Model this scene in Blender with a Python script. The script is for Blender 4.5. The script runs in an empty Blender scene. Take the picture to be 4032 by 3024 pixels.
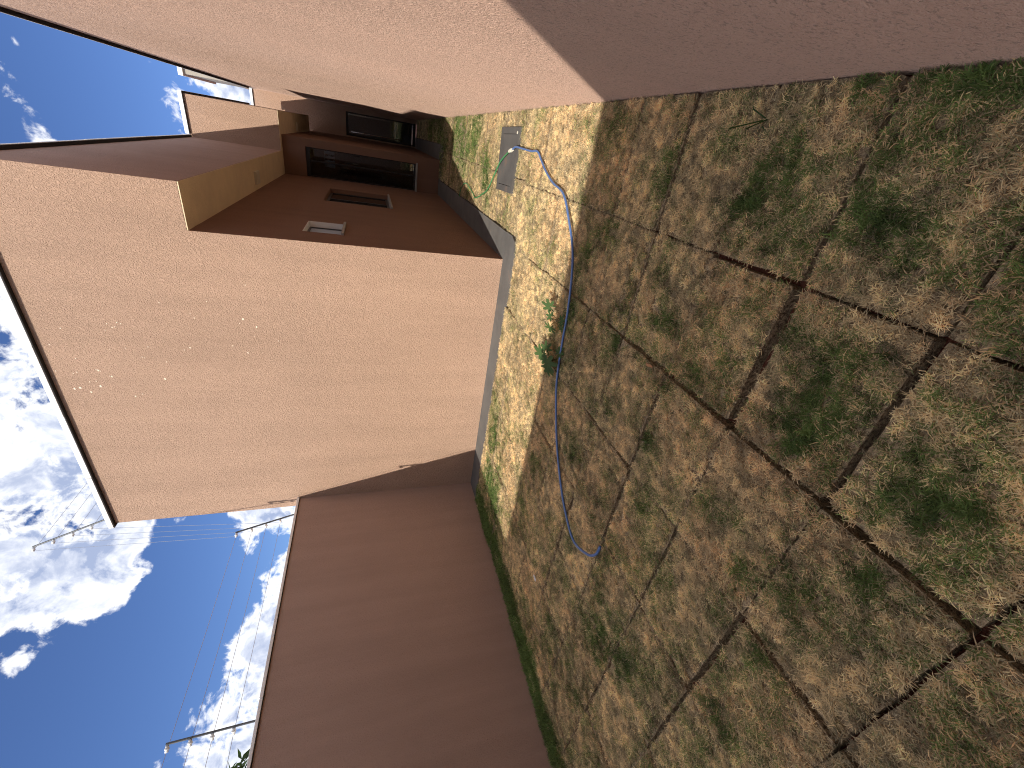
import bpy, math, random
import numpy as np
from mathutils import Vector, Matrix

random.seed(7)
rng = np.random.default_rng(7)
scene = bpy.context.scene
COL = scene.collection

# ------------------------------------------------------------------ camera
EYE = Vector((0.0, 0.0, 1.55))
RIGHT = Vector((0.86025371, 0.50974703, -0.01102363))
UP = Vector((-0.15617392, 0.28401874, 0.94601431))
FWD = Vector((-0.4853589, 0.81209071, -0.32393736))
cam_data = bpy.data.cameras.new('camera')
cam_data.sensor_fit = 'HORIZONTAL'
cam_data.sensor_width = 36.0
cam_data.lens = 14.513
cam_data.clip_start = 0.02
cam_data.clip_end = 3000
cam = bpy.data.objects.new('camera', cam_data)
COL.objects.link(cam)
# the phone was held upright: picture right is down in the world
mx, my, mz = -UP, RIGHT, -FWD
cam.matrix_world = Matrix(((mx.x, my.x, mz.x, EYE.x), (mx.y, my.y, mz.y, EYE.y), (mx.z, my.z, mz.z, EYE.z), (0, 0, 0, 1)))
scene.camera = cam

# ------------------------------------------------------------------ light
SUN_TRAVEL = Vector((0.265, 1.295, -1.0)).normalized()
SUN_ELEV = math.asin(-SUN_TRAVEL.z)
SUN_ROT = math.atan2(-SUN_TRAVEL.x, -SUN_TRAVEL.y)
SUN_STRENGTH = 2.3
SKY_STRENGTH = 0.054
CLOUD_LIGHT = 0.60
sun_data = bpy.data.lights.new('sun', 'SUN')
sun_data.energy = SUN_STRENGTH
sun_data.angle = math.radians(0.4)
sun_data.color = (1.0, 0.94, 0.85)
sun = bpy.data.objects.new('sun', sun_data)
COL.objects.link(sun)
sun.rotation_euler = SUN_TRAVEL.to_track_quat('-Z', 'Y').to_euler()
sun.location = (-3, -8, 12)

vs = scene.view_settings
vs.view_transform = 'Standard'
vs.look = 'None'
vs.exposure = 1.27
vs.gamma = 1.0
vs.use_curve_mapping = False
scene.cycles.use_denoising = True
scene.cycles.denoiser = 'OPENIMAGEDENOISE'
scene.cycles.denoising_input_passes = 'RGB_ALBEDO_NORMAL'
scene.cycles.denoising_prefilter = 'NONE'
scene.cycles.filter_width = 1.05
scene.cycles.max_bounces = 8
scene.cycles.diffuse_bounces = 6
scene.cycles.adaptive_threshold = 0.02
scene.cycles.transparent_max_bounces = 12
scene.cycles.sample_clamp_indirect = 6.0


def N(nt, kind, **kw):
    n = nt.nodes.new(kind)
    for k, v in kw.items():
        if k == 'op':
            n.operation = v
        elif hasattr(n, k):
            setattr(n, k, v)
    return n


def setin(node, *vals):
    for i, v in enumerate(vals):
        if v is not None:
            node.inputs[i].default_value = v


def mathn(nt, op, a, b=None, c=None, clamp=False):
    n = nt.nodes.new('ShaderNodeMath')
    n.operation = op
    n.use_clamp = clamp
    for i, v in enumerate((a, b, c)):
        if v is None:
            continue
        if isinstance(v, (int, float)):
            n.inputs[i].default_value = v
        else:
            nt.links.new(v, n.inputs[i])
    return n.outputs[0]


def smooth(nt, v, lo, hi, a=0.0, b=1.0):
    n = nt.nodes.new('ShaderNodeMapRange')
    n.interpolation_type = 'SMOOTHSTEP'
    nt.links.new(v, n.inputs[0])
    for i, x in enumerate((lo, hi, a, b)):
        n.inputs[i + 1].default_value = x
    return n.outputs[0]


def mixc(nt, f, a, b, mode='MIX'):
    n = nt.nodes.new('ShaderNodeMix')
    n.data_type = 'RGBA'
    n.blend_type = mode
    for s, v in ((n.inputs[0], f), (n.inputs[6], a), (n.inputs[7], b)):
        if isinstance(v, (int, float)):
            s.default_value = v
        elif isinstance(v, (tuple, list)):
            s.default_value = (*v, 1.0) if len(v) == 3 else v
        else:
            nt.links.new(v, s)
    return n.outputs[2]


def noise(nt, vec, scale, detail=3.0, rough=0.55, dist=0.0):
    n = nt.nodes.new('ShaderNodeTexNoise')
    n.inputs['Scale'].default_value = scale
    n.inputs['Detail'].default_value = detail
    n.inputs['Roughness'].default_value = rough
    n.inputs['Distortion'].default_value = dist
    if vec is not None:
        nt.links.new(vec, n.inputs['Vector'])
    return n.outputs['Fac']


# ------------------------------------------------------------------ sky
CLOUDS = [((-0.413,0.750,0.517),0.088,0.50),((-0.622,0.626,0.470),0.078,0.80),((-0.542,0.670,0.507),0.076,0.70),((-0.685,0.543,0.487),0.066,0.70),((-0.697,0.572,0.433),0.053,0.70),((-0.660,0.630,0.411),0.063,0.70),((-0.673,0.636,0.378),0.037,0.50),((-0.732,0.519,0.441),0.028,0.35),((-0.743,0.533,0.405),0.030,0.40),((-0.733,0.556,0.391),0.024,0.30),((-0.784,0.455,0.422),0.018,0.30),((-0.802,0.430,0.413),0.018,0.30),((-0.728,0.480,0.489),0.034,0.40),((-0.710,0.674,0.201),0.044,0.70),((-0.696,0.695,0.182),0.040,0.60),((-0.754,0.615,0.231),0.041,0.60),((-0.783,0.590,0.199),0.050,0.80),((-0.815,0.539,0.212),0.047,0.80),((-0.849,0.494,0.189),0.046,0.80),((-0.840,0.485,0.243),0.044,0.70),((-0.854,0.436,0.286),0.034,0.60),((-0.872,0.417,0.258),0.030,0.60),((-0.888,0.402,0.225),0.041,0.70),((-0.904,0.360,0.230),0.026,0.60),((-0.788,0.533,0.309),0.016,0.30),((-0.793,0.539,0.284),0.015,0.30),((-0.074,0.892,0.447),0.030,0.28),((-0.029,0.891,0.453),0.023,0.22),((-0.060,0.882,0.468),0.023,0.20),((0.010,0.960,0.278),0.021,0.30),((0.036,0.923,0.382),0.018,0.15),((-0.763,0.575,0.296),0.084,-0.50),((-0.796,0.498,0.344),0.081,-0.50),((-0.832,0.414,0.368),0.091,-0.50),((-0.799,0.399,0.450),0.107,-0.45),((-0.004,0.932,0.363),0.082,-0.45),((-0.045,0.885,0.463),0.10,-0.34),((0.019,0.893,0.449),0.049,-0.30),((-0.686,0.658,0.312),0.048,-0.30),((-0.737,0.649,0.188),0.026,-0.40),((-0.814,0.556,0.165),0.021,-0.20)]
world = bpy.data.worlds.new('World')
scene.world = world
world.use_nodes = True
nt = world.node_tree
nt.nodes.clear()
sky = N(nt, 'ShaderNodeTexSky')
sky.sky_type = 'NISHITA'
sky.sun_disc = False
sky.sun_elevation = SUN_ELEV
sky.sun_rotation = SUN_ROT
sky.altitude = 700
sky.air_density = 1.0
sky.dust_density = 0.35
sky.ozone_density = 2.0
skyc = mixc(nt, 1.0, sky.outputs[0], (SKY_STRENGTH * 0.64, SKY_STRENGTH * 0.78, SKY_STRENGTH * 1.10), 'MULTIPLY')
geo = N(nt, 'ShaderNodeTexCoord')
dirv = geo.outputs['Generated']
n_big = noise(nt, dirv, 9.5, 9.0, 0.58, 0.3)
n_fine = noise(nt, dirv, 26.0, 6.0, 0.6, 0.4)
cov = mathn(nt, 'SUBTRACT', n_big, 0.39)  # low threshold adds cloud overhead, out of view, to brighten the shade
cov = mathn(nt, 'MULTIPLY_ADD', mathn(nt, 'SUBTRACT', n_fine, 0.5), 0.62, cov)
cov = mathn(nt, 'MULTIPLY', cov, 2.9)
for d, r, w in CLOUDS:
    dv = Vector(d).normalized()
    vm = N(nt, 'ShaderNodeVectorMath', op='DOT_PRODUCT')
    nt.links.new(dirv, vm.inputs[0])
    vm.inputs[1].default_value = dv
    b = smooth(nt, vm.outputs['Value'], math.cos(r * 1.75), math.cos(r * 0.15))
    cov = mathn(nt, 'MULTIPLY_ADD', b, (w * 0.13 if w > 0 else w * 1.3), cov)
dens = smooth(nt, cov, -0.02, 0.36)
core = smooth(nt, cov, 0.14, 0.62)
up = N(nt, 'ShaderNodeVectorMath', op='ADD')
nt.links.new(dirv, up.inputs[0])
up.inputs[1].default_value = (-0.012, -0.02, 0.045)
n_up = noise(nt, up.outputs[0], 9.5, 9.0, 0.58, 0.3)
under = smooth(nt, mathn(nt, 'SUBTRACT', n_up, n_big), -0.07, 0.09)
mott = smooth(nt, noise(nt, dirv, 15.0, 6.0, 0.6, 0.5), 0.36, 0.64)
shade = mathn(nt, 'MULTIPLY', mathn(nt, 'ADD', mathn(nt, 'MULTIPLY_ADD', mott, 0.65, 0.22), mathn(nt, 'MULTIPLY', under, 0.55), clamp=True), core)
cl = mixc(nt, shade, (1.0, 1.0, 1.0), (0.31, 0.37, 0.53))
cl = mixc(nt, 1.0, cl, (CLOUD_LIGHT,) * 3, 'MULTIPLY')
final = mixc(nt, mathn(nt, 'MULTIPLY', dens, 0.96), skyc, cl)
world.cycles.sampling_method = 'MANUAL'
world.cycles.sample_map_resolution = 256
bg = N(nt, 'ShaderNodeBackground')
nt.links.new(final, bg.inputs[0])
out = N(nt, 'ShaderNodeOutputWorld')
nt.links.new(bg.outputs[0], out.inputs[0])


# ------------------------------------------------------------------ materials
def new_mat(name):
    m = bpy.data.materials.new(name)
    m.use_nodes = True
    t = m.node_tree
    t.nodes.clear()
    o = t.nodes.new('ShaderNodeOutputMaterial')
    b = t.nodes.new('ShaderNodeBsdfPrincipled')
    t.links.new(b.outputs[0], o.inputs[0])
    return m, t, b


def position(t, scale=(1, 1, 1)):
    g = t.nodes.new('ShaderNodeNewGeometry')
    mp = t.nodes.new('ShaderNodeMapping')
    mp.inputs['Scale'].default_value = scale
    t.links.new(g.outputs['Position'], mp.inputs['Vector'])
    return mp.outputs[0]


def bump(t, b, h, strength, dist):
    n = t.nodes.new('ShaderNodeBump')
    n.inputs['Strength'].default_value = strength
    n.inputs['Distance'].default_value = dist
    t.links.new(h, n.inputs['Height'])
    t.links.new(n.outputs[0], b.inputs['Normal'])


def stucco(name, col, worm=50.0, depth=0.009, strength=0.8, zs=0.62, dr=0.4, sheen=0.0, pit_shade=0.0):
    """dragged acrylic render: short worm-like scratches drawn mostly upright"""
    m, t, b = new_mat(name)
    p = position(t, (1, 1, zs))
    worm_n = noise(t, p, worm, 3.5, 0.55, 1.1)
    ridge = mathn(t, 'ABSOLUTE', mathn(t, 'SUBTRACT', worm_n, 0.5))
    ridge = smooth(t, ridge, 0.0, 0.16)
    grain = noise(t, p, worm * 5.0, 2.0, 0.6)
    h = mathn(t, 'MULTIPLY_ADD', grain, 0.35, ridge)
    bump(t, b, h, strength, depth)
    large = noise(t, position(t, (1, 1, 0.5)), 1.1, 4.0, 0.6)
    streak = noise(t, position(t, (5.0, 5.0, 0.35)), 1.0, 4.0, 0.6)
    f = smooth(t, mathn(t, 'MULTIPLY_ADD', streak, 0.5, mathn(t, 'MULTIPLY', large, 0.5)), 0.3, 0.7)
    c = mixc(t, f, tuple(x * 0.89 for x in col), tuple(min(1, x * 1.07) for x in col))
    c2 = mixc(t, mathn(t, 'MULTIPLY', grain, 0.25), c, tuple(x * 0.8 for x in col))
    if pit_shade:   # dark speckle paints in the shade of deep hollows
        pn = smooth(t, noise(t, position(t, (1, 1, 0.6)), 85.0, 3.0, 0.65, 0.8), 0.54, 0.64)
        c2 = mixc(t, mathn(t, 'MULTIPLY', pn, pit_shade), c2, tuple(x * 0.35 for x in col))
    t.links.new(c2, b.inputs['Base Color'])
    b.inputs['Roughness'].default_value = 0.88
    b.inputs['Diffuse Roughness'].default_value = dr
    b.inputs['Specular IOR Level'].default_value = 0.25
    if sheen:
        b.inputs['Sheen Weight'].default_value = sheen
        b.inputs['Sheen Roughness'].default_value = 0.55
        b.inputs['Sheen Tint'].default_value = (1.0, 0.76, 0.62, 1.0)
    return m


def plain(name, col, rough=0.6, metal=0.0, var=0.12, scale=30.0, bumpd=0.0, spec=0.4):
    m, t, b = new_mat(name)
    p = position(t)
    f = noise(t, p, scale, 4.0, 0.6)
    c = mixc(t, f, tuple(x * (1 - var) for x in col), tuple(min(1.0, x * (1 + var)) for x in col))
    t.links.new(c, b.inputs['Base Color'])
    b.inputs['Roughness'].default_value = rough
    b.inputs['Metallic'].default_value = metal
    b.inputs['Specular IOR Level'].default_value = spec
    if bumpd:
        bump(t, b, f, 0.6, bumpd)
    return m


WALL = (0.495, 0.333, 0.238)
M = {}
M['wall'] = stucco('terracotta_stucco', WALL)
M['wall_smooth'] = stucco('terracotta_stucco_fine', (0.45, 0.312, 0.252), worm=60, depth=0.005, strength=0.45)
M['wall_rough'] = stucco('terracotta_stucco_coarse', (0.58, 0.365, 0.265), worm=58, depth=0.008, strength=0.55, dr=1.0, sheen=0.5, pit_shade=0.7)
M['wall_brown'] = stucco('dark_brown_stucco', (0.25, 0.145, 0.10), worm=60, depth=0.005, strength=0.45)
M['soffit'] = stucco('beige_stucco', (0.84, 0.70, 0.48), worm=44, depth=0.006, strength=0.5, zs=1.0)
M['cap_white'] = plain('white_painted_flashing', (0.80, 0.80, 0.79), 0.45, 0.0, 0.06, 9.0, 0.001)
M['cap_grey'] = plain('zinc_flashing', (0.30, 0.30, 0.31), 0.5, 0.3, 0.15, 14.0, 0.001)
M['shadow_black'] = plain('black_shadow_strip', (0.012, 0.012, 0.013), 0.8)  # black that paints in the shadowed underside of flashings and copings
M['white_paint'] = plain('white_wall_paint', (0.80, 0.80, 0.78), 0.7, 0, 0.04)
M['dark_room'] = plain('grey_room_plaster', (0.20, 0.19, 0.18), 0.9)
M['frame'] = plain('black_aluminium', (0.018, 0.018, 0.02), 0.4, 0.2, 0.2)
M['frame_grey'] = plain('grey_aluminium', (0.10, 0.10, 0.11), 0.4, 0.4, 0.15)
M['sill'] = plain('grey_stone_sill', (0.33, 0.32, 0.30), 0.6, 0, 0.25, 60)
M['steel'] = plain('brushed_steel', (0.62, 0.62, 0.62), 0.25, 0.9, 0.08)
M['pole'] = plain('galvanised_pole', (0.07, 0.075, 0.08), 0.5, 0.2, 0.2, 40)
M['insulator'] = plain('white_insulator', (0.78, 0.78, 0.76), 0.35, 0, 0.06)
M['wire'] = plain('steel_wire', (0.42, 0.42, 0.44), 0.35, 0.9, 0.1)
M['hose_blue'] = plain('blue_hose_rubber', (0.105, 0.19, 0.42), 0.32, 0, 0.2, 25)
M['hose_green'] = plain('green_hose_rubber', (0.06, 0.27, 0.10), 0.35, 0, 0.2, 25)
M['connector'] = plain('cream_plastic', (0.72, 0.68, 0.55), 0.45)
M['paint_fleck'] = plain('bare_cream_render', (0.82, 0.72, 0.58), 0.9)
M['leaf_dry'] = plain('dry_leaf_brown', (0.42, 0.20, 0.09), 0.8, 0, 0.3, 90)
M['paper'] = plain('white_scrap', (0.80, 0.80, 0.78), 0.8)
M['bark'] = plain('bark', (0.13, 0.10, 0.075), 0.9, 0, 0.4, 30, 0.01)
M['lamp_glass'] = plain('opal_lamp_cover', (0.66, 0.60, 0.48), 0.4)


def make_concrete(name, a, bcol):
    m, t, b = new_mat(name)
    p = position(t)
    f1 = noise(t, p, 3.0, 6.0, 0.65)
    f2 = noise(t, p, 90.0, 3.0, 0.6)
    st = smooth(t, f1, 0.35, 0.65)
    c = mixc(t, st, a, bcol)
    c = mixc(t, mathn(t, 'MULTIPLY', f2, 0.5), c, tuple(x * 0.55 for x in a))
    soil = smooth(t, noise(t, p, 6.0, 5.0, 0.6), 0.58, 0.75)
    c = mixc(t, mathn(t, 'MULTIPLY', soil, 0.35), c, (0.24, 0.13, 0.08))
    t.links.new(c, b.inputs['Base Color'])
    b.inputs['Roughness'].default_value = 0.85
    bump(t, b, f2, 0.5, 0.004)
    return m


M['concrete'] = make_concrete('walkway_concrete', (0.118, 0.110, 0.100), (0.160, 0.150, 0.136))
M['cover'] = make_concrete('cover_concrete', (0.092, 0.086, 0.080), (0.128, 0.120, 0.110))


def make_soil():
    m, t, b = new_mat('red_soil')
    p = position(t)
    f = noise(t, p, 14.0, 8.0, 0.7)
    c = mixc(t, f, (0.05, 0.015, 0.009), (0.24, 0.075, 0.036))
    t.links.new(c, b.inputs['Base Color'])
    b.inputs['Roughness'].default_value = 0.95
    bump(t, b, noise(t, p, 60.0, 6.0, 0.7), 1.0, 0.02)
    return m


M['soil'] = make_soil()


def make_thatch():
    m, t, b = new_mat('dry_thatch')
    p = position(t)
    f = noise(t, p, 75.0, 5.0, 0.7)
    g = noise(t, p, 9.0, 5.0, 0.6)
    f2 = noise(t, p, 260.0, 3.0, 0.7)
    ff = smooth(t, mathn(t, 'MULTIPLY_ADD', f2, 0.4, mathn(t, 'MULTIPLY', f, 0.6)), 0.40, 0.60)
    c = mixc(t, ff, (0.12, 0.08, 0.042), (0.66, 0.51, 0.31))
    oi = t.nodes.new('ShaderNodeObjectInfo')
    c = mixc(t, mathn(t, 'MULTIPLY', oi.outputs['Random'], 0.35), c, (0.36, 0.27, 0.17))
    c = mixc(t, mathn(t, 'MULTIPLY', smooth(t, g, 0.5, 0.7), 0.5), c, (0.07, 0.085, 0.03))
    t.links.new(c, b.inputs['Base Color'])
    b.inputs['Roughness'].default_value = 0.95
    bump(t, b, f, 1.0, 0.02)
    return m


M['thatch'] = make_thatch()


def leaf_shader(name, build):
    m = bpy.data.materials.new(name)
    m.use_nodes = True
    t = m.node_tree
    t.nodes.clear()
    o = t.nodes.new('ShaderNodeOutputMaterial')
    c = build(t)
    d = t.nodes.new('ShaderNodeBsdfPrincipled')
    d.inputs['Roughness'].default_value = 0.6
    d.inputs['Diffuse Roughness'].default_value = 0.6
    d.inputs['Specular IOR Level'].default_value = 0.3
    tr = t.nodes.new('ShaderNodeBsdfTranslucent')
    mx_ = t.nodes.new('ShaderNodeMixShader')
    mx_.inputs[0].default_value = 0.4
    t.links.new(c, d.inputs['Base Color'])
    t.links.new(c, tr.inputs['Color'])
    t.links.new(d.outputs[0], mx_.inputs[1])
    t.links.new(tr.outputs[0], mx_.inputs[2])
    t.links.new(mx_.outputs[0], o.inputs[0])
    return m


def grass_colour(t):
    a = t.nodes.new('ShaderNodeAttribute')
    a.attribute_type = 'INSTANCER'
    a.attribute_name = 'tone'
    s = t.nodes.new('ShaderNodeSeparateXYZ')
    t.links.new(a.outputs['Vector'], s.inputs[0])
    bl = t.nodes.new('ShaderNodeAttribute')
    bl.attribute_name = 'blade'
    green = mathn(t, 'ADD', s.outputs[0], mathn(t, 'MULTIPLY', mathn(t, 'SUBTRACT', bl.outputs['Fac'], 0.5), 0.75))
    isg = smooth(t, green, 0.42, 0.66)
    dry = mixc(t, s.outputs[2], (0.78, 0.62, 0.365), (0.70, 0.475, 0.26))
    dry = mixc(t, smooth(t, bl.outputs['Fac'], 0.0, 1.0), dry, (0.86, 0.73, 0.46))
    grn = mixc(t, bl.outputs['Fac'], (0.10, 0.17, 0.045), (0.22, 0.30, 0.09))
    c = mixc(t, isg, dry, grn)
    v = t.nodes.new('ShaderNodeVectorMath')
    v.operation = 'SCALE'
    t.links.new(c, v.inputs[0])
    t.links.new(s.outputs[1], v.inputs['Scale'])
    return v.outputs[0]


M['grass'] = leaf_shader('grass_blades', grass_colour)


def leaf_col(a, b_):
    def f(t):
        p = position(t)
        return mixc(t, noise(t, p, 18.0, 3.0), a, b_)
    return f


M['weed_leaf'] = leaf_shader('weed_leaf', leaf_col((0.05, 0.11, 0.03), (0.12, 0.20, 0.065)))
M['weed_stem'] = plain('weed_stem', (0.16, 0.15, 0.06), 0.6)
M['tree_leaf'] = leaf_shader('tree_leaf', leaf_col((0.03, 0.06, 0.018), (0.08, 0.14, 0.035)))


def make_glass():
    m = bpy.data.materials.new('window_glass')
    m.use_nodes = True
    t = m.node_tree
    t.nodes.clear()
    o = t.nodes.new('ShaderNodeOutputMaterial')
    f = t.nodes.new('ShaderNodeFresnel')
    f.inputs[0].default_value = 1.5
    tp = t.nodes.new('ShaderNodeBsdfTransparent')
    tp.inputs[0].default_value = (0.50, 0.62, 0.68, 1)
    g = t.nodes.new('ShaderNodeBsdfGlossy')
    g.inputs['Roughness'].default_value = 0.01
    x = t.nodes.new('ShaderNodeMixShader')
    n = noise(t, position(t), 2.0, 1.0)
    fac = mathn(t, 'MULTIPLY_ADD', n, 0.01, mathn(t, 'MULTIPLY', f.outputs[0], 1.5))
    t.links.new(fac, x.inputs[0])
    t.links.new(tp.outputs[0], x.inputs[1])
    t.links.new(g.outputs[0], x.inputs[2])
    t.links.new(x.outputs[0], o.inputs[0])
    return m


M['glass'] = make_glass()


def make_frosted():
    m = bpy.data.materials.new('frosted_glass')
    m.use_nodes = True
    t = m.node_tree
    t.nodes.clear()
    o = t.nodes.new('ShaderNodeOutputMaterial')
    c = mixc(t, noise(t, position(t), 60.0, 3.0), (0.80, 0.84, 0.88), (0.90, 0.92, 0.95))
    d = t.nodes.new('ShaderNodeBsdfTranslucent')
    e = t.nodes.new('ShaderNodeBsdfDiffuse')
    x = t.nodes.new('ShaderNodeMixShader')
    x.inputs[0].default_value = 0.3
    t.links.new(c, d.inputs[0])
    t.links.new(c, e.inputs[0])
    t.links.new(d.outputs[0], x.inputs[1])
    t.links.new(e.outputs[0], x.inputs[2])
    t.links.new(x.outputs[0], o.inputs[0])
    return m


M['frosted'] = make_frosted()


# ------------------------------------------------------------------ mesh helpers
class MB:
    def __init__(self):
        self.v, self.f = [], []

    def quad(self, *pts):
        i = len(self.v)
        self.v += [tuple(p) for p in pts]
        self.f.append(tuple(range(i, i + len(pts))))
        return self

    def box(self, x0, x1, y0, y1, z0, z1):
        x0, x1 = sorted((x0, x1)); y0, y1 = sorted((y0, y1)); z0, z1 = sorted((z0, z1))
        i = len(self.v)
        self.v += [(x0, y0, z0), (x1, y0, z0), (x1, y1, z0), (x0, y1, z0), (x0, y0, z1), (x1, y0, z1), (x1, y1, z1), (x0, y1, z1)]
        self.f += [tuple(i + k for k in q) for q in ((3, 2, 1, 0), (4, 5, 6, 7), (0, 1, 5, 4), (1, 2, 6, 5), (2, 3, 7, 6), (3, 0, 4, 7))]
        return self

    def prism(self, poly, axis, a, b):
        """poly: 2D outline; axis 'y' means the outline is (x, z) swept from y=a to y=b; 'z': outline (x, y)."""
        n = len(poly)
        i = len(self.v)
        for d in (a, b):
            for q in poly:
                self.v.append((q[0], d, q[1]) if axis == 'y' else ((d, q[0], q[1]) if axis == 'x' else (q[0], q[1], d)))
        self.f.append(tuple(i + k for k in range(n)))
        self.f.append(tuple(i + n + k for k in reversed(range(n))))
        for k in range(n):
            k2 = (k + 1) % n
            self.f.append((i + k2, i + k, i + n + k, i + n + k2))
        return self

    def tube(self, pts, r, seg=8, taper=None, cap=True):
        pts = [Vector(p) for p in pts]
        rings = []
        prev = None
        for k, p in enumerate(pts):
            d = (pts[min(k + 1, len(pts) - 1)] - pts[max(k - 1, 0)]).normalized()
            ref = prev if prev is not None else (Vector((0, 0, 1)) if abs(d.z) < 0.9 else Vector((1, 0, 0)))
            a = (ref - d * ref.dot(d)).normalized()
            prev = a
            b = d.cross(a)
            rr = r if taper is None else r + (taper - r) * k / max(1, len(pts) - 1)
            i = len(self.v)
            for s in range(seg):
                t_ = 2 * math.pi * s / seg
                self.v.append(tuple(p + (a * math.cos(t_) + b * math.sin(t_)) * rr))
            rings.append(i)
        for i, j in zip(rings, rings[1:]):
            for s in range(seg):
                s2 = (s + 1) % seg
                self.f.append((i + s, i + s2, j + s2, j + s))
        if cap:
            self.f.append(tuple(rings[0] + s for s in reversed(range(seg))))
            self.f.append(tuple(rings[-1] + s for s in range(seg)))
        return self

    def build(self, name, mat, parent=None, smooth_=False, bevel=0.0):
        me = bpy.data.meshes.new(name)
        me.from_pydata(self.v, [], self.f)
        me.update()
        if smooth_:
            me.polygons.foreach_set('use_smooth', [True] * len(me.polygons))
        me.materials.append(M[mat] if isinstance(mat, str) else mat)
        o = bpy.data.objects.new(name, me)
        COL.objects.link(o)
        if parent is not None:
            o.parent = parent
            o.matrix_parent_inverse = parent_inverse(parent)
        if bevel:
            bv = o.modifiers.new('bevel', 'BEVEL')
            bv.width = bevel
            bv.segments = 2
            bv.limit_method = 'ANGLE'
        return o


def parent_inverse(p):
    m = Matrix.Translation(p.location) if p.parent is None else Matrix.Translation(p.location)
    return m.inverted()


def thing(name, label, cat, loc=(0, 0, 0), group=None):
    o = bpy.data.objects.new(name, None)
    o.empty_display_size = 0.2
    COL.objects.link(o)
    o.location = loc
    o['label'] = label
    o['category'] = cat
    if group:
        o['group'] = group
    return o


def tag(o, label, cat, group=None):
    o['label'] = label
    o['category'] = cat
    if group:
        o['group'] = group
    return o


def struct(o, label=None):
    o['kind'] = 'structure'
    if label:
        o['label'] = label
    return o


def wall_x(mb, x0, x1, ya, yb, za, zb, holes):
    """wall lying along Y (thickness in X) with rectangular holes (y0, y1, z0, z1); pieces butt end to end"""
    ys = sorted({ya, yb, *[h[0] for h in holes], *[h[1] for h in holes]})
    for y0, y1 in zip(ys, ys[1:]):
        zs = [(h[2], h[3]) for h in holes if h[0] <= y0 and h[1] >= y1]
        z = za
        for h0, h1 in sorted(zs):
            if h0 > z:
                mb.box(x0, x1, y0, y1, z, h0)
            z = h1
        if z < zb:
            mb.box(x0, x1, y0, y1, z, zb)


def wall_y(mb, y0, y1, xa, xb, za, zb, holes):
    xs = sorted({xa, xb, *[h[0] for h in holes], *[h[1] for h in holes]})
    for x0, x1 in zip(xs, xs[1:]):
        zs = [(h[2], h[3]) for h in holes if h[0] <= x0 and h[1] >= x1]
        z = za
        for h0, h1 in sorted(zs):
            if h0 > z:
                mb.box(x0, x1, y0, y1, z, h0)
            z = h1
        if z < zb:
            mb.box(x0, x1, y0, y1, z, zb)


# ------------------------------------------------------------------ ground
ground = MB().quad((-600, -600, -0.30), (600, -600, -0.30), (600, 900, -0.30), (-600, 900, -0.30)).build('ground', 'soil')
struct(ground, 'bare red earth around the houses')

nx, ny = 66, 220
soil = MB()
gx = np.linspace(-4.86, 0.46, nx)
gy = np.linspace(-3.0, 17.0, ny)
for y in gy:
    for x in gx:
        soil.v.append((float(x), float(y), -0.055 + 0.006 * math.sin(x * 23.1 + y * 5) * math.sin(y * 19.7) + random.uniform(-0.004, 0.004)))
for j in range(ny - 1):
    for i in range(nx - 1):
        a = j * nx + i
        soil.f.append((a, a + 1, a + nx + 1, a + nx))
soil = soil.build('soil', 'soil', smooth_=True)
struct(soil, 'red soil showing in the joints between the turf slabs')

# concrete apron along the house
W1 = -0.83
FY, SX = 4.885, -1.15          # facade plane, side wall plane
walk = MB()
walk.prism([(-4.80, 4.515), (-0.98, 4.505), (-0.865, 4.55), (-0.825, 4.66), (-0.828, 4.8855), (-4.80, 4.8855)], 'z', -0.06, 0.012)
walk.box(-1.16, -0.832, 4.886, 10.30, -0.06, 0.0115)
walk.box(-1.16, -0.13, 10.301, 10.655, -0.06, 0.012)
walk.box(-0.44, -0.12, 10.656, 16.66, -0.06, 0.0115)
walk = walk.build('walkway', 'concrete')
struct(walk, 'narrow grey concrete walkway along the foot of the house')

# turf slabs in a regular grid
XS = [0.392, -0.27, -0.92, -1.61, -2.27, -2.94, -3.61, -4.28, -4.795]
YS = [-0.285, 0.20, 0.67, 1.15, 1.635, 2.12, 2.61, 3.10, 3.58, 4.06, 4.505]
GAP_H = {}   # horizontal joints (row joint index, column) -> half width
GAP_V = {}   # vertical joints (column joint index, row)
for j, c, w in ((3, 1, .029), (3, 2, .004), (2, 1, .015), (2, 3, .013), (2, 4, .008), (3, 3, .011), (4, 0, .006), (4, 1, .010), (4, 2, .011), (5, 0, .014), (5, 1, .010), (1, 2, .005), (3, 0, .010), (3, 4, .007), (3, 5, .010), (4, 4, .009), (2, 0, .008), (4, 3, .010), (3, 6, .007)):
    GAP_H[(j, c)] = w * (0.85 if c < 2 else 1.25)
for i, r, w in ((2, 3, .016), (2, 2, .012), (2, 1, .016), (2, 0, .009), (1, 3, .013), (1, 2, .006), (1, 4, .005), (2, 4, .011), (3, 4, .011), (3, 5, .011), (3, 3, .006), (4, 2, .012), (4, 3, .011), (3, 0, .012), (3, 1, .012), (1, 1, .004), (2, 5, .006), (4, 1, .006), (5, 1, .006), (3, 6, .009), (3, 7, .006)):
    GAP_V[(i, r)] = w * (0.85 if i < 3 else 1.25)

slabs = []   # (x0, x1, y0, y1, ztop, seed, column, row)


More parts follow.
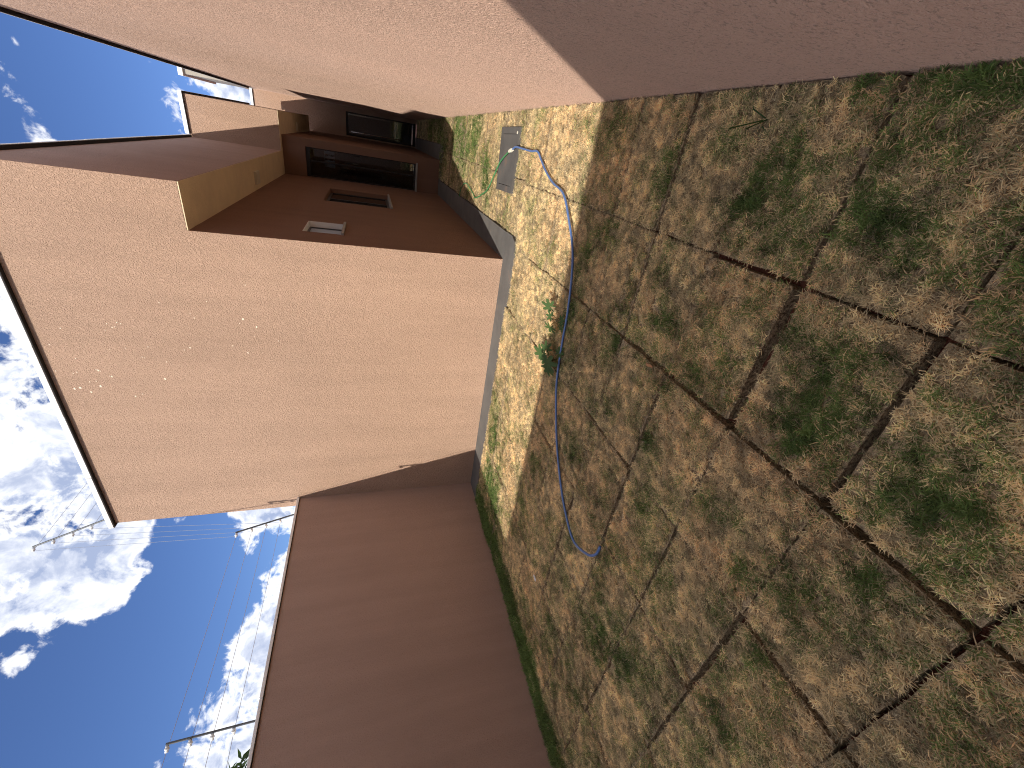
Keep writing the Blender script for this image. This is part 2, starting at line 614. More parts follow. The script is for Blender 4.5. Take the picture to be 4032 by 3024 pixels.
def add_slab(x0, x1, y0, y1, g, idx):
    l, r, b, t_ = g
    a0, a1, b0, b1 = x0 + l, x1 - r, y0 + b, y1 - t_
    z = random.uniform(-0.012, 0.011)
    pts = []
    cr = random.uniform(0.003, 0.009)
    corners = [(a0, b0), (a1, b0), (a1, b1), (a0, b1)]
    for k in range(4):
        p, q = Vector(corners[k]), Vector(corners[(k + 1) % 4])
        d = (q - p).normalized()
        n_ = Vector((d.y, -d.x))
        L = (q - p).length
        ss = np.linspace(cr, L - cr, 7)
        for s in ss:
            pts.append(p + d * float(s) + n_ * random.uniform(-0.006, 0.003))
    mb = MB()
    mb.prism([tuple(p) for p in reversed(pts)], 'z', -0.075, z)
    o = mb.build('sod_slab', 'thatch', soil)
    slabs.append((a0, a1, b0, b1, z, random.random(), idx))
    return o


for r in range(len(YS) - 1):
    for c in range(len(XS) - 1):
        x1, x0 = XS[c], XS[c + 1]
        y0, y1 = YS[r], YS[r + 1]
        d = lambda: random.uniform(0.001, 0.005)
        gl = GAP_V.get((c + 1, r), d())
        gr = GAP_V.get((c, r), d()) if c > 0 else 0.0
        gb = GAP_H.get((r, c), d())
        gt = GAP_H.get((r + 1, c), d())
        if r == len(YS) - 2:
            gt = 0.0 if c > 1 else gt
        add_slab(x0, x1, y0, y1, (gl, gr, gb, gt), (c, r))
for r in range(6):
    for c in range(len(XS) - 1):
        add_slab(XS[c + 1], XS[c], -0.285 - 0.435 * (r + 1), -0.285 - 0.435 * r, (.004, .004, .004, .004), (c, -r))
# the strip between the house and the tall wall
y = YS[-1]
k = 0
while y < 16.4:
    y2 = min(y + random.uniform(0.46, 0.50), 16.6)
    for x0, x1 in (((-0.82, -0.25), (-0.25, 0.392)) if y < 10.25 else ((-0.115, 0.392),)):
        add_slab(x0, x1, y, y2, tuple(random.uniform(0.001, 0.006) for _ in range(4)), (20, k))
    y = y2
    k += 1


# ------------------------------------------------------------------ house
def caps_along_x(parent, xs, y0, y1, z0, z1, mat):
    for i, (a, b) in enumerate(zip(xs, xs[1:])):
        o = MB().box(a + 0.002, b - 0.002, y0 + (i % 2) * 0.003, y1, z0, z1 + (i % 2) * 0.003).build('flashing_section', mat, parent, bevel=0.003)
        MB().box(a + 0.003, b - 0.003, y0 + 0.006, y1 - 0.004, z0 - 0.010, z0 - 0.0005).build('shadow_strip', 'shadow_black', o)


def caps_along_y(parent, ys, x0, x1, z0, z1, mat, side=1):
    for i, (a, b) in enumerate(zip(ys, ys[1:])):
        o = MB().box(x0, x1 + side * (i % 2) * 0.002, a + 0.002, b - 0.002, z0, z1 + (i % 2) * 0.003).build('flashing_section', mat, parent, bevel=0.003)
        MB().box(x0 + 0.005, x1 - 0.005, a + 0.003, b - 0.003, z0 - 0.010, z0 - 0.0005).build('shadow_strip', 'shadow_black', o)


house = thing('house', 'terracotta stucco house with a sunlit blank front wall and overhanging upper storey', 'house', (-3.0, 9.0, 0))
SOF = 3.212
fw = MB().prism([(-4.95, -0.2), (SX, -0.2), (SX, SOF), (-0.716, SOF), (-0.716, 4.702), (-4.95, 4.702)], 'y', FY, FY + 0.012).build('front_wall', 'wall', house, bevel=0.003)
fw['label'] = 'blank sunlit terracotta front wall speckled with pale paint chips'
W_SMALL = (5.365, 5.995, 1.83, 2.268)
W_MID = (7.735, 9.30, 1.163, 2.247)
mb = MB()
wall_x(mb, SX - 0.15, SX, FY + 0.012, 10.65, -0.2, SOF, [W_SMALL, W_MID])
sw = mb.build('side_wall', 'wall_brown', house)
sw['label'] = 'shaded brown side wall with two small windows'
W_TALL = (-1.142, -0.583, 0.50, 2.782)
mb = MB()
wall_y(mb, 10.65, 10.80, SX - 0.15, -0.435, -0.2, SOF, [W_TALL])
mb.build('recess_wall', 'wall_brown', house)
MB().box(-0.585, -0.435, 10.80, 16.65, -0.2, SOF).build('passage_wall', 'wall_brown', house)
MB().box(-0.866, -0.716, FY + 0.012, 10.48, SOF, 4.702).build('upper_side_wall', 'wall_smooth', house)
MB().box(-0.866, -0.028, 10.48, 10.63, SOF - 0.003, 4.728).build('upper_front_wall', 'wall', house, bevel=0.005)
MB().box(-0.178, -0.028, 10.63, 15.69, SOF - 0.002, 4.728).build('upper_side_wall', 'wall_smooth', house)
MB().box(-0.866, -0.178, 15.54, 15.69, SOF, 4.70).build('upper_rear_wall', 'wall_smooth', house)
MB().box(-4.95, -4.80, FY + 0.012, 14.15, -0.2, 4.702).build('outer_wall', 'wall_smooth', house)
LAT = (-1.20, -0.80, 2.43, 2.70)
mb = MB()
wall_y(mb, 14.0, 14.15, -4.80, -0.585, -0.2, 4.70, [LAT])
mb.build('rear_wall', 'wall_smooth', house)
mb = MB()
wall_y(mb, 16.65, 16.80, -0.70, 0.40, -0.2, 4.795, [(-0.395, 0.27, -0.2, 2.21)])
mb.build('end_wall', 'wall', house)
# soffit board and its two lamps
mb = MB()
mb.box(SX + 0.001, -0.719, FY + 0.003, 10.481, SOF - 0.010, SOF - 0.001)
mb.box(SX + 0.001, -0.031, 10.483, 15.68, SOF - 0.011, SOF - 0.004)
so = mb.build('soffit', 'soffit', house)
so['label'] = 'beige underside of the overhanging upper storey'
for (x0, x1, y0, y1) in ((-1.06, -0.88, 7.86, 8.09), (-0.40, -0.215, 12.80, 12.90)):
    lp = MB().box(x0, x1, y0, y1, SOF - 0.045, SOF - 0.0105).build('soffit_lamp', 'lamp_glass', house, bevel=0.006)
    MB().box(x0 + 0.03, x1 - 0.03, y0 + 0.03, y1 - 0.03, SOF - 0.049, SOF - 0.0445).build('lamp_cover', 'lamp_glass', lp)
# roof slab, left open over an added white shaft that backlights the frosted pane
mb = MB()
mb.box(-4.80, -0.866, 6.62, 14.0, 4.25, 4.35)
mb.box(-4.80, -2.62, 5.035, 6.62, 4.25, 4.35)
mb.box(-0.866, -0.178, 10.63, 15.54, 4.252, 4.352)
mb.box(-1.31, -0.18, 10.64, 15.53, 3.30, 3.36)
mb.box(-1.31, -0.87, 5.06, 10.60, 3.30, 3.36)
mb.build('roof', 'cap_grey', house)
mb = MB()
mb.box(-2.62, -2.50, 5.035, 6.62, -0.05, 4.25)
mb.box(-2.50, -1.30, 6.50, 6.62, -0.05, 4.25)
mb.build('added_shaft_wall', 'white_paint', house)
MB().box(-2.50, -1.302, 5.037, 5.06, -0.05, 4.4).build('added_shaft_wall', 'white_paint', house)
MB().box(-4.80, -1.31, 5.035, 10.655, -0.06, 0.03).box(-4.80, -0.60, 10.81, 13.99, -0.06, 0.03).build('floor', 'dark_room', house)
MB().box(-4.80, -1.30, 10.66, 10.78, 0.03, 4.25).build('partition_wall', 'dark_room', house)
MB().box(-0.866 - 0.43, -0.866, 6.62, 10.6, 3.6, 3.66).build('ceiling', 'dark_room', house)
# flashings
XF = [-4.985, -4.13, -3.245, -2.39, -1.53, -0.672]
caps_along_x(house, XF, FY - 0.052, FY + 0.18, 4.703, 4.757, 'cap_white')
caps_along_y(house, [FY + 0.182, 6.9, 8.8, 10.44], -0.89, -0.672, 4.703, 4.735, 'cap_white')
caps_along_x(house, [-0.670, 0.012], 10.435, 10.66, 4.728, 4.792, 'cap_white')
caps_along_y(house, [10.662, 12.6, 14.6, 15.72], -0.20, 0.012, 4.729, 4.775, 'cap_white')
caps_along_y(house, [FY + 0.182, 7.5, 10.2, 14.2], -4.985, -4.77, 4.702, 4.735, 'cap_white', 0)
caps_along_x(house, [-0.72, 0.398], 16.61, 16.83, 4.795, 4.86, 'cap_white')
# pale chips in the front wall
SPOTS = [(-2.15, 4.078), (-2.189, 4.043), (-2.181, 4.019), (-2.134, 3.993), (-2.145, 3.962), (-2.226, 4.108), (-2.212, 4.458), (-2.393, 4.595), (-2.551, 4.433), (-2.696, 4.634), (-2.712, 4.467), (-2.725, 4.501), (-2.692, 4.285), (-2.68, 4.30), (-2.70, 4.27), (-2.774, 4.676), (-2.765, 4.19), (-2.76, 4.205), (-2.83, 4.393), (-2.824, 4.337), (-2.885, 4.316), (-2.912, 4.541), (-2.903, 4.491), (-2.957, 4.415), (-3.022, 4.042), (-2.993, 3.973), (-2.798, 3.726), (-2.527, 3.872), (-2.535, 3.85), (-2.402, 3.793), (-2.421, 3.989), (-2.438, 4.126), (-2.405, 3.419), (-2.434, 3.475), (-2.054, 3.315), (-2.007, 3.345), (-1.899, 3.59), (-2.049, 2.867), (-2.101, 2.909), (-2.136, 2.75), (-2.249, 2.784), (-2.303, 2.549), (-2.375, 3.012), (-2.459, 2.876), (-2.584, 3.667), (-1.862, 3.173), (-1.661, 2.794), (-3.3, 0.624)]
BIG = {12, 16, 20, 21, 22, 23, 24, 26, 32, 37, 39, 43}
for i, (x, z) in enumerate(SPOTS):
    r = random.uniform(0.010, 0.014) if i in BIG else random.uniform(0.005, 0.008)
    n_ = 9
    ph = random.random() * 6.28
    poly = [(x + math.cos(ph + 6.2832 * k / n_) * r * random.uniform(0.55, 1.25), z + math.sin(ph + 6.2832 * k / n_) * r * 0.8 * random.uniform(0.55, 1.2)) for k in range(n_)]
    MB().prism(poly, 'y', FY - 0.0035, FY + 0.004).build('paint_chip', 'paint_fleck', house)


# windows
def window_in_side(hole, name, jamb_mat, glass_mat, recess, n_panes, bar):
    y0, y1, z0, z1 = hole
    w = MB()
    xo = SX - recess
    e = 0.012
    for q in ((y0 - 0.001, y0 + e, z0, z1), (y1 - e, y1 + 0.001, z0, z1)):
        w.box(SX - 0.148, SX - 0.004, q[0], q[1], q[2], q[3])
    w.box(SX - 0.148, SX - 0.004, y0 + e, y1 - e, z1 - e, z1 + 0.001)
    root = w.build('window', jamb_mat, house)
    MB().box(SX - 0.147, SX + 0.025, y0 - 0.03, y1 + 0.03, z0 - 0.004, z0 + 0.026).build('sill', 'sill', root, bevel=0.004)
    a, b, c, d = y0 + e, y1 - e, z0 + 0.026, z1 - e
    f = MB()
    t_ = bar
    f.box(xo - 0.03, xo, a, b, d - t_, d).box(xo - 0.03, xo, a, b, c, c + t_)
    f.box(xo - 0.03, xo, a, a + t_, c + t_, d - t_).box(xo - 0.03, xo, b - t_, b, c + t_, d - t_)
    for k in range(1, n_panes):
        yc = a + (b - a) * k / n_panes
        f.box(xo - 0.032, xo + 0.004, yc - t_ * 0.6, yc + t_ * 0.6, c + t_, d - t_)
    f.build('frame', name, root)
    for k in range(n_panes):
        ya = a + (b - a) * k / n_panes + t_ * 0.62
        yb = a + (b - a) * (k + 1) / n_panes - t_ * 0.62
        MB().box(xo - 0.018, xo - 0.013, ya, yb, c + t_ + 0.001, d - t_ - 0.001).build('pane', glass_mat, root)
    return root


w1 = window_in_side(W_SMALL, 'frame_grey', 'white_paint', 'frosted', 0.07, 1, 0.022)
w1['label'] = 'small frosted window with white reveal'
w2 = window_in_side(W_MID, 'frame', 'wall_brown', 'glass', 0.075, 2, 0.045)
w2['label'] = 'dark sliding window with black frame'
MB().box(SX - 0.45, SX - 0.43, 7.5, 9.5, 0.9, 2.5).build('blind', 'dark_room', house)

# tall two-leaf window in the recess
x0, x1, z0, z1 = W_TALL
f = MB()
YF = 10.71
f.box(x0, x1, YF, YF + 0.05, z1 - 0.075, z1).box(x0, x1, YF, YF + 0.05, z0 + 0.03, z0 + 0.065)
f.box(x0, x0 + 0.022, YF, YF + 0.05, z0 + 0.065, z1 - 0.075).box(x1 - 0.022, x1, YF, YF + 0.05, z0 + 0.065, z1 - 0.075)
XM = -0.833
f.box(XM - 0.012, XM + 0.012, YF - 0.004, YF + 0.045, z0 + 0.065, z1 - 0.075)
tall = f.build('tall_window', 'frame', house)
tall['label'] = 'tall dark two-leaf window in the shaded recess'
for a, b, dy in ((x0 + 0.024, XM - 0.014, 0.02), (XM + 0.014, x1 - 0.024, 0.028)):
    MB().box(a, b, YF + dy, YF + dy + 0.006, z0 + 0.067, z1 - 0.077).build('pane', 'glass', tall)
MB().box(x1 - 0.05, x1 - 0.02, YF - 0.02, YF + 0.0, 1.72, 1.84).build('latch', 'frame', tall)
MB().box(x0 - 0.02, x1 + 0.02, 10.615, 10.79, z0 - 0.004, z0 + 0.032).build('sill', 'sill', tall, bevel=0.004)
# added louvred opening, standing in for bright stripes reflected in the tall window
a, b, c, d = LAT
lv = MB().box(a, b, 14.02, 14.06, d - 0.02, d).build('added_louvre', 'white_paint', house)
for k in range(3):
    xx = a + (b - a) * (k + 1) / 4
    MB().box(xx - 0.02, xx + 0.02, 14.0, 14.08, c, d - 0.02).build('mullion', 'frame', lv)
for k in range(8):
    zz = c + (d - 0.02 - c) * (k + 0.5) / 8
    MB().quad((a, 13.99, zz - 0.012), (b, 13.99, zz - 0.012), (b, 14.05, zz + 0.02), (a, 14.05, zz + 0.02)).quad((a, 13.985, zz - 0.017), (a, 14.045, zz + 0.015), (b, 14.045, zz + 0.015), (b, 13.985, zz - 0.017)).build('slat', 'white_paint', lv)
# dark glazed door at the end of the passage
dr = MB()
dr.box(-0.395, 0.27, 16.68, 16.74, 2.14, 2.21).box(-0.395, -0.35, 16.68, 16.74, 0.012, 2.14).box(0.225, 0.27, 16.68, 16.74, 0.012, 2.14).box(-0.35, 0.225, 16.68, 16.74, 0.012, 0.10)
door = dr.build('door', 'frame', house)
door['label'] = 'dark glazed door at the end of the passage'
MB().box(-0.349, 0.224, 16.70, 16.71, 0.10, 2.14).build('pane', 'glass', door)
MB().tube([(-0.275, 16.64, 0.46), (-0.275, 16.64, 2.05)], 0.016, 8).tube([(-0.275, 16.64, 0.6), (-0.275, 16.70, 0.6)], 0.01, 6).tube([(-0.275, 16.64, 1.9), (-0.275, 16.70, 1.9)], 0.01, 6).build('handle', 'steel', door, smooth_=True)
MB().box(-0.39, 0.39, 18.3, 18.4, 0, 3.0).box(-0.5, -0.39, 16.82, 18.4, 0, 3.0).box(0.39, 0.5, 16.82, 18.4, 0, 3.0).box(-0.5, 0.5, 16.82, 18.4, 2.6, 2.7).build('hall', 'dark_room', house)

# ------------------------------------------------------------------ tall wall on the right
tallw = thing('neighbouring_house', 'tall terracotta stucco wall of the neighbouring house, half sunlit and half shaded', 'house', (2.0, 8.0, 0))
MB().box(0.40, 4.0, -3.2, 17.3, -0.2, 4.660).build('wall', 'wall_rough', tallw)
caps_along_y(tallw, [-3.2, -1.42, 1.5, 4.4, 7.4, 10.3, 13.1, 15.62], 0.358, 0.66, 4.671, 4.688, 'cap_white', 0)
MB().box(0.66, 3.9, -1.3, 15.6, 4.661, 4.68).build('roof', 'cap_grey', tallw)

blk = thing('tower_house', 'grey and brown upper corner of a farther house peeking over the tall wall', 'house', (2.0, 21.0, 0))
MB().box(0.50, 4.0, 19.1, 22.6, -0.2, 7.20).build('wall', plain('grey_cement_render', (0.33, 0.30, 0.25), 0.9, 0, 0.2, 3.0, 0.004), blk)
MB().box(0.502, 4.002, 22.601, 26.0, -0.2, 6.3).build('rear_wall', 'wall', blk)
MB().box(0.44, 4.05, 19.02, 22.66, 7.201, 7.33).build('roof_edge', 'cap_white', blk)

# ------------------------------------------------------------------ garden walls
gw = thing('garden_wall', 'shaded terracotta garden wall with pale coping at the left end of the lawn', 'wall', (-4.87, 2.2, 0))
MB().box(-4.95, -4.80, -2.97, FY - 0.002, -0.2, 2.533).build('wall', 'wall_smooth', gw)
YC = [-2.95, -1.7, -0.4, 0.55, 1.42, 2.31, 3.2, 4.08, FY - 0.003]
for i, (a, b) in enumerate(zip(YC, YC[1:])):
    cs = MB().box(-4.972, -4.781 + 0.002 * (i % 2), a + 0.002, b - 0.002, 2.540, 2.568 + 0.002 * (i % 2)).build('coping_section', 'cap_white', gw, bevel=0.003)
    MB().box(-4.968, -4.785, a + 0.003, b - 0.003, 2.5335, 2.5395).build('shadow_strip', 'shadow_black', cs)
rw = thing('garden_wall', 'terracotta garden wall behind the viewer whose shade covers the near lawn', 'wall', (-2.2, -3.0, 0))
MB().box(-8.0, 0.399, -3.12, -2.97, -0.2, 4.68).build('wall', 'wall_smooth', rw)
for i in range(5):
    a = -8.0 + i * 1.68
    MB().box(a + 0.002, a + 1.678, -3.145, -2.95, 4.681, 4.708).build('coping_section', 'cap_white', rw, bevel=0.003)

# ------------------------------------------------------------------ electric fence
ef = thing('electric_fence', 'four-strand electric fence on leaning grey posts along the wall top', 'fence', (-4.87, 3.0, 2.56))
POSTS = [((-4.87, 4.655, 2.56), (-4.912, 4.47, 3.262)), ((-4.865, 2.17, 2.56), (-4.892, 2.166, 3.262)), ((-4.895, 4.955, 4.73), (-5.215, 4.876, 5.585))]
FR = [0.985, 0.745, 0.51, 0.275]
side = Vector((-0.62, -0.78, 0.0))
pts = []
for base, tip in POSTS:
    b, t_ = Vector(base), Vector(tip)
    po = MB().tube([b, t_], 0.0105, 8).build('post', 'pole', ef, smooth_=False)
    row = []
    for fr in FR:
        p = b.lerp(t_, fr)
        ins = MB()
        q = p + side * 0.012
        ins.tube([q, q + side * 0.018, q + side * 0.020, q + side * 0.030, q + side * 0.032, q + side * 0.05], 0.014, 10)
        ins.tube([q + side * 0.018, q + side * 0.030], 0.019, 10)
        ins.build('insulator', 'insulator', po, smooth_=True)
        row.append(q + side * 0.04)
    pts.append(row)


def wire(a, b, sag, name='wire'):
    P = [a.lerp(b, k / 10) - Vector((0, 0, sag * 4 * (k / 10) * (1 - k / 10))) for k in range(11)]
    MB().tube(P, 0.0021, 5).build(name, 'wire', ef)


for k in range(4):
    wire(pts[0][k], pts[2][k], 0.003)
    wire(pts[0][k], pts[1][k], 0.008)
    wire(pts[1][k], Vector((-4.93, -1.6, pts[1][k].z)), 0.01)
    wire(pts[2][k], Vector((pts[2][k].x, 14.0, pts[2][k].z)), 0.02)

# ------------------------------------------------------------------ concrete cover in the lawn
cv = thing('inspection_cover', 'flat dark grey concrete inspection cover set in the sunlit grass', 'cover', (-0.09, 5.2, 0))
cc = [(-0.435, 5.50), (-0.415, 4.885), (0.235, 4.872), (0.228, 5.575)]
c0 = Vector((sum(p[0] for p in cc) / 4, sum(p[1] for p in cc) / 4))
inner = [tuple(c0 + (Vector(p) - c0) * 0.80) for p in cc]
inner2 = [tuple(c0 + (Vector(p) - c0) * 0.785) for p in cc]
fr = MB()
for k in range(4):
    k2 = (k + 1) % 4
    fr.prism([cc[k], inner[k], inner[k2], cc[k2]], 'z', -0.03, 0.036 + 0.0007 * k)
fr.build('rim', 'cover', cv)
MB().prism([inner2[k] for k in (3, 2, 1, 0)][::-1], 'z', -0.03, 0.032).build('lid', 'cover', cv)
for px, py in ((0.18, 4.925),):
    MB().tube([(px, py, 0.034), (px, py, 0.042)], 0.015, 10).build('lifting_pin', 'connector', cv)


# ------------------------------------------------------------------ hose
def spline(P, n=8):
    P = [Vector(p) for p in P]
    out_ = []
    for i in range(len(P) - 1):
        p0, p1, p2, p3 = P[max(i - 1, 0)], P[i], P[i + 1], P[min(i + 2, len(P) - 1)]
        for k in range(n):
            t_ = k / n
            out_.append(0.5 * ((2 * p1) + (p2 - p0) * t_ + (2 * p0 - 5 * p1 + 4 * p2 - p3) * t_ * t_ + (3 * p1 - p0 - 3 * p2 + p3) * t_ ** 3))
    out_.append(P[-1])
    return out_


hose = thing('garden_hose', 'long blue garden hose snaking over the lawn, joined to a green length', 'hose', (-1.2, 3.0, 0))
BL = [(-2.2, 1.53, .10), (-2.32, 1.56, .085), (-2.46, 1.67, .06), (-2.58, 1.89, .042), (-2.49, 2.13, .035), (-2.35, 2.31, .033), (-2.12, 2.52, .033), (-1.85, 2.69, .033), (-1.63, 2.79, .035), (-1.31, 2.85, .036), (-1.07, 2.88, .034), (-0.79, 2.95, .034), (-0.59, 3.04, .036), (-0.42, 3.2, .036), (-0.24, 3.42, .035), (-0.18, 3.69, .036), (-0.11, 3.9, .036), (-0.03, 4.07, .036), (0.035, 4.2, .04), (0.03, 4.36, .046), (0.04, 4.66, .05), (0.045, 4.85, .058), (0.01, 4.99, .054)]
MB().tube(spline(BL), 0.0098, 10).build('blue_tube', 'hose_blue', hose, smooth_=True)
GR = [(0.0, 5.06, .054), (-0.08, 5.3, .05), (-0.16, 5.46, .05), (-0.28, 5.62, .045), (-0.49, 5.93, .034), (-0.59, 6.22, .032), (-0.69, 6.62, .03), (-0.65, 6.89, .02), (-0.57, 7.4, .034), (-0.68, 7.75, .034), (-0.84, 7.94, .02)]
MB().tube(spline(GR), 0.0078, 10).build('green_tube', 'hose_green', hose, smooth_=True)
MB().tube([(0.016, 4.96, .0545), (0.008, 5.00, .0545)], 0.016, 10).tube([(0.008, 5.00, .0545), (0.001, 5.05, .0545)], 0.020, 10).tube([(0.001, 5.05, .0545), (-0.008, 5.09, .054)], 0.015, 10).build('connector', 'connector', hose)


# ------------------------------------------------------------------ weeds
def palmate(mb, centre, normal, heading, size, lobes=7, fold=0.15):
    n_ = Vector(normal).normalized()
    h = Vector(heading)
    h = (h - n_ * h.dot(n_)).normalized()
    s = n_.cross(h)
    c = Vector(centre)
    ring = []
    m = lobes * 6
    for k in range(m):
        a = math.radians(-155) + math.radians(310) * k / (m - 1)
        lobe = abs(math.cos(lobes * (a) / 2 * (360 / 310) * 0.861))
        rr = size * (0.42 + 0.58 * lobe ** 1.2) * (1.0 - 0.28 * abs(a) / math.pi) * random.uniform(0.93, 1.05)
        p = c + (h * math.cos(a) + s * math.sin(a)) * rr + n_ * (-fold * rr * rr / size + 0.06 * size * lobe)
        ring.append(p)
    i = len(mb.v)
    mb.v.append(tuple(c - n_ * 0.05 * size))
    mb.v += [tuple(p) for p in ring]
    for k in range(m - 1):
        mb.f.append((i, i + 1 + k, i + 2 + k))


def weed(loc, leaves, label):
    t = thing('weed', label, 'weed', loc, 'broad-leaved weeds beside the hose')
    b = Vector(loc)
    top = b + Vector((0.0, 0.0, 0.075))
    MB().tube([b - Vector((0, 0, 0.03)), b + Vector((0.004, 0.004, 0.04)), top], 0.0045, 6).build('stem', 'weed_stem', t)
    for off, nrm, hd, sz in leaves:
        p = b + Vector(off)
        mb_ = MB()
        palmate(mb_, p, nrm, hd, sz * 1.2)
        lf = mb_.build('leaf', 'weed_leaf', t, smooth_=True)
        MB().tube([top - Vector((0, 0, 0.02)), top.lerp(p, 0.5) + Vector((0, 0, 0.012)), p], 0.0022, 5).build('leaf_stalk', 'weed_stem', lf)


weed((-1.16, 2.97, 0.0), [((0.07, 0.13, 0.10), (-.3, -.7, .65), (0.4, 1, 0), .070), ((-0.09, 0.06, 0.09), (-.5, -.4, .75), (-1, .3, 0), .066), ((0.02, -0.05, 0.06), (.1, -.3, .9), (.4, -1, 0), .048), ((-0.04, -0.06, 0.05), (-.2, -.3, .9), (-.5, -1, 0), .042), ((0.02, 0.03, 0.12), (0, -.5, .8), (0, 1, 0), .045)],
     'low broad-leaved weed half in sun, the right one of two beside the hose')
weed((-1.50, 2.90, 0.0), [((-0.01, 0.17, 0.11), (-.1, -.5, .85), (0.3, 1, 0), .075), ((0.06, 0.10, 0.10), (.2, -.5, .8), (1, .5, 0), .065), ((-0.02, -0.02, 0.12), (-.1, -.5, .85), (.2, -1, 0), .092), ((-0.10, 0.02, 0.08), (-.3, -.4, .85), (-1, -.2, 0), .07), ((0.10, -0.06, 0.05), (.2, -.3, .9), (1, -.4, 0), .055), ((-0.05, 0.10, 0.09), (-.3, -.5, .8), (-1, .6, 0), .06), ((0.0, 0.06, 0.13), (0, -.4, .9), (.5, .7, 0), .05)],
     'dark bushy broad-leaved weed in the shade, left one of two beside the hose')

# small litter
mb = MB()
for k, (dx, dy, dz) in enumerate(((0, 0, .035),)):
    mb.quad((-0.955, 1.78, .03), (-0.935, 1.785, .04), (-0.925, 1.735, .035), (-0.94, 1.735, .028)).quad((-0.955, 1.78, .027), (-0.94, 1.735, .025), (-0.925, 1.735, .032), (-0.935, 1.785, .037))
tag(mb.build('dry_leaf', 'leaf_dry'), 'small curled dry brown leaf lying on a turf joint', 'leaf')
mb = MB().box(-3.62, -3.585, 2.25, 2.29, 0.03, 0.036).box(-3.60, -3.575, 2.275, 2.30, 0.0362, 0.042)
tag(mb.build('paper_scrap', 'paper'), 'tiny white paper scrap on the green grass near the left wall', 'scrap')


# ------------------------------------------------------------------ trees behind the garden wall
def tree(loc, height, spread, leaf_len, n_br, n_leaf, label, seed, lean=0.0):
    rnd = random.Random(seed)
    t = thing('tree', label, 'tree', loc, 'trees showing over the garden wall')
    b = Vector(loc)
    tip = b + Vector((rnd.uniform(-.1, .1), rnd.uniform(-.1, .1) + lean, height * 0.93))
    P = [b.lerp(tip, k / 6) + Vector((rnd.uniform(-.03, .03), rnd.uniform(-.03, .03), 0)) * (k > 0) for k in range(7)]
    tr = MB().tube(P, 0.045, 8, 0.012)
    br_tips = []
    for k in range(n_br):
        s = P[rnd.choice((3, 4, 5, 5, 6))]
        a = rnd.uniform(0, 6.28)
        L = spread * rnd.uniform(0.5, 1.0)
        e = s + Vector((math.cos(a) * L, math.sin(a) * L, rnd.uniform(0.1, 0.35) * height * 0.5))
        e.z = min(e.z, b.z + height)
        mid = s.lerp(e, 0.5) + Vector((0, 0, 0.05))
        tr.tube([s, mid, e], 0.012, 5, 0.004)
        br_tips += [(s.lerp(mid, 0.7), mid), (mid, e), (mid, e)]
    tr.build('trunk', 'bark', t, smooth_=True)
    cr = MB()
    for k in range(n_leaf):
        a_, b_ = rnd.choice(br_tips)
        p = a_.lerp(b_, rnd.random()) + Vector((rnd.gauss(0, .05), rnd.gauss(0, .05), rnd.gauss(0, .04)))
        d = Vector((rnd.uniform(-1, 1), rnd.uniform(-1, 1), rnd.uniform(-.6, .7))).normalized()
        s = d.cross(Vector((rnd.uniform(-1, 1), rnd.uniform(-1, 1), 1))).normalized()
        L = leaf_len * rnd.uniform(0.7, 1.2)
        w = L * 0.17
        n_ = d.cross(s)
        cr.quad(p, p + d * L * 0.4 + s * w, p + d * L + n_ * L * 0.12, p + d * L * 0.45 - s * w)
    cr.build('crown', 'tree_leaf', t)


tree((-6.1, 5.62, -0.2), 3.08, 0.42, 0.11, 8, 70, 'sparse little tree peeking over the wall beside the corner fence post', 3)
tree((-5.95, 2.80, -0.2), 3.09, 0.32, 0.13, 9, 110, 'narrow leafy tree tip peeking over the middle of the left garden wall', 11)
tree((-5.9, 2.08, -0.2), 3.04, 0.34, 0.12, 12, 520, 'leafiest dark green tree peeking over the wall at the picture edge', 5)

# ------------------------------------------------------------------ grass
proto = bpy.data.collections.new('grass_clumps')


def clump(i, n, rad, len_a, len_b, lean_a, lean_b, width, zl=-0.004, zh=-0.003):
    verts, faces, val = [], [], []
    for k in range(n):
        a = rng.uniform(0, 2 * math.pi)
        r = rad * math.sqrt(rng.random())
        px, py = r * math.cos(a), r * math.sin(a)
        h = rng.uniform(0, 2 * math.pi)
        d = np.array([math.cos(h), math.sin(h), 0.0])
        s = np.array([-d[1], d[0], 0.0])
        L = rng.uniform(len_a, len_b)
        th = math.radians(rng.uniform(lean_a, lean_b))      # angle from upright
        th2 = min(math.radians(98), th + math.radians(rng.uniform(5, 45)))
        p0 = np.array([px, py, rng.uniform(zl, zh)])
        p1 = p0 + (d * math.sin(th) + np.array([0, 0, math.cos(th)])) * L * 0.55
        p2 = p1 + (d * math.sin(th2) + np.array([0, 0, math.cos(th2)])) * L * 0.45
        w = width * rng.uniform(0.7, 1.3) * 0.5
        b = len(verts)
        tw = rng.uniform(-0.6, 0.6)
        s2 = s * math.cos(tw) + np.array([0, 0, math.sin(tw)])
        verts += [p0 - s * w, p0 + s * w, p1 - s2 * w * 0.85, p1 + s2 * w * 0.85, p2]
        faces += [(b, b + 1, b + 3, b + 2), (b + 2, b + 3, b + 4)]
        val += [rng.random()] * 5
    me = bpy.data.meshes.new('grass_clump')
    me.from_pydata([tuple(map(float, v)) for v in verts], [], faces)
    at = me.attributes.new('blade', 'FLOAT', 'POINT')
    at.data.foreach_set('value', np.array(val, np.float32))
    me.materials.append(M['grass'])
    o = bpy.data.objects.new('clump_%02d' % i, me)
    proto.objects.link(o)


for i in range(6):
    clump(i, 15, 0.017, 0.014, 0.034, 52, 92, 0.0028, 0.0, 0.014)       # matted dry turf
for i in range(6, 10):
    clump(i, 15, 0.017, 0.018, 0.045, 25, 82, 0.0030, 0.0, 0.010)        # upright green tufts


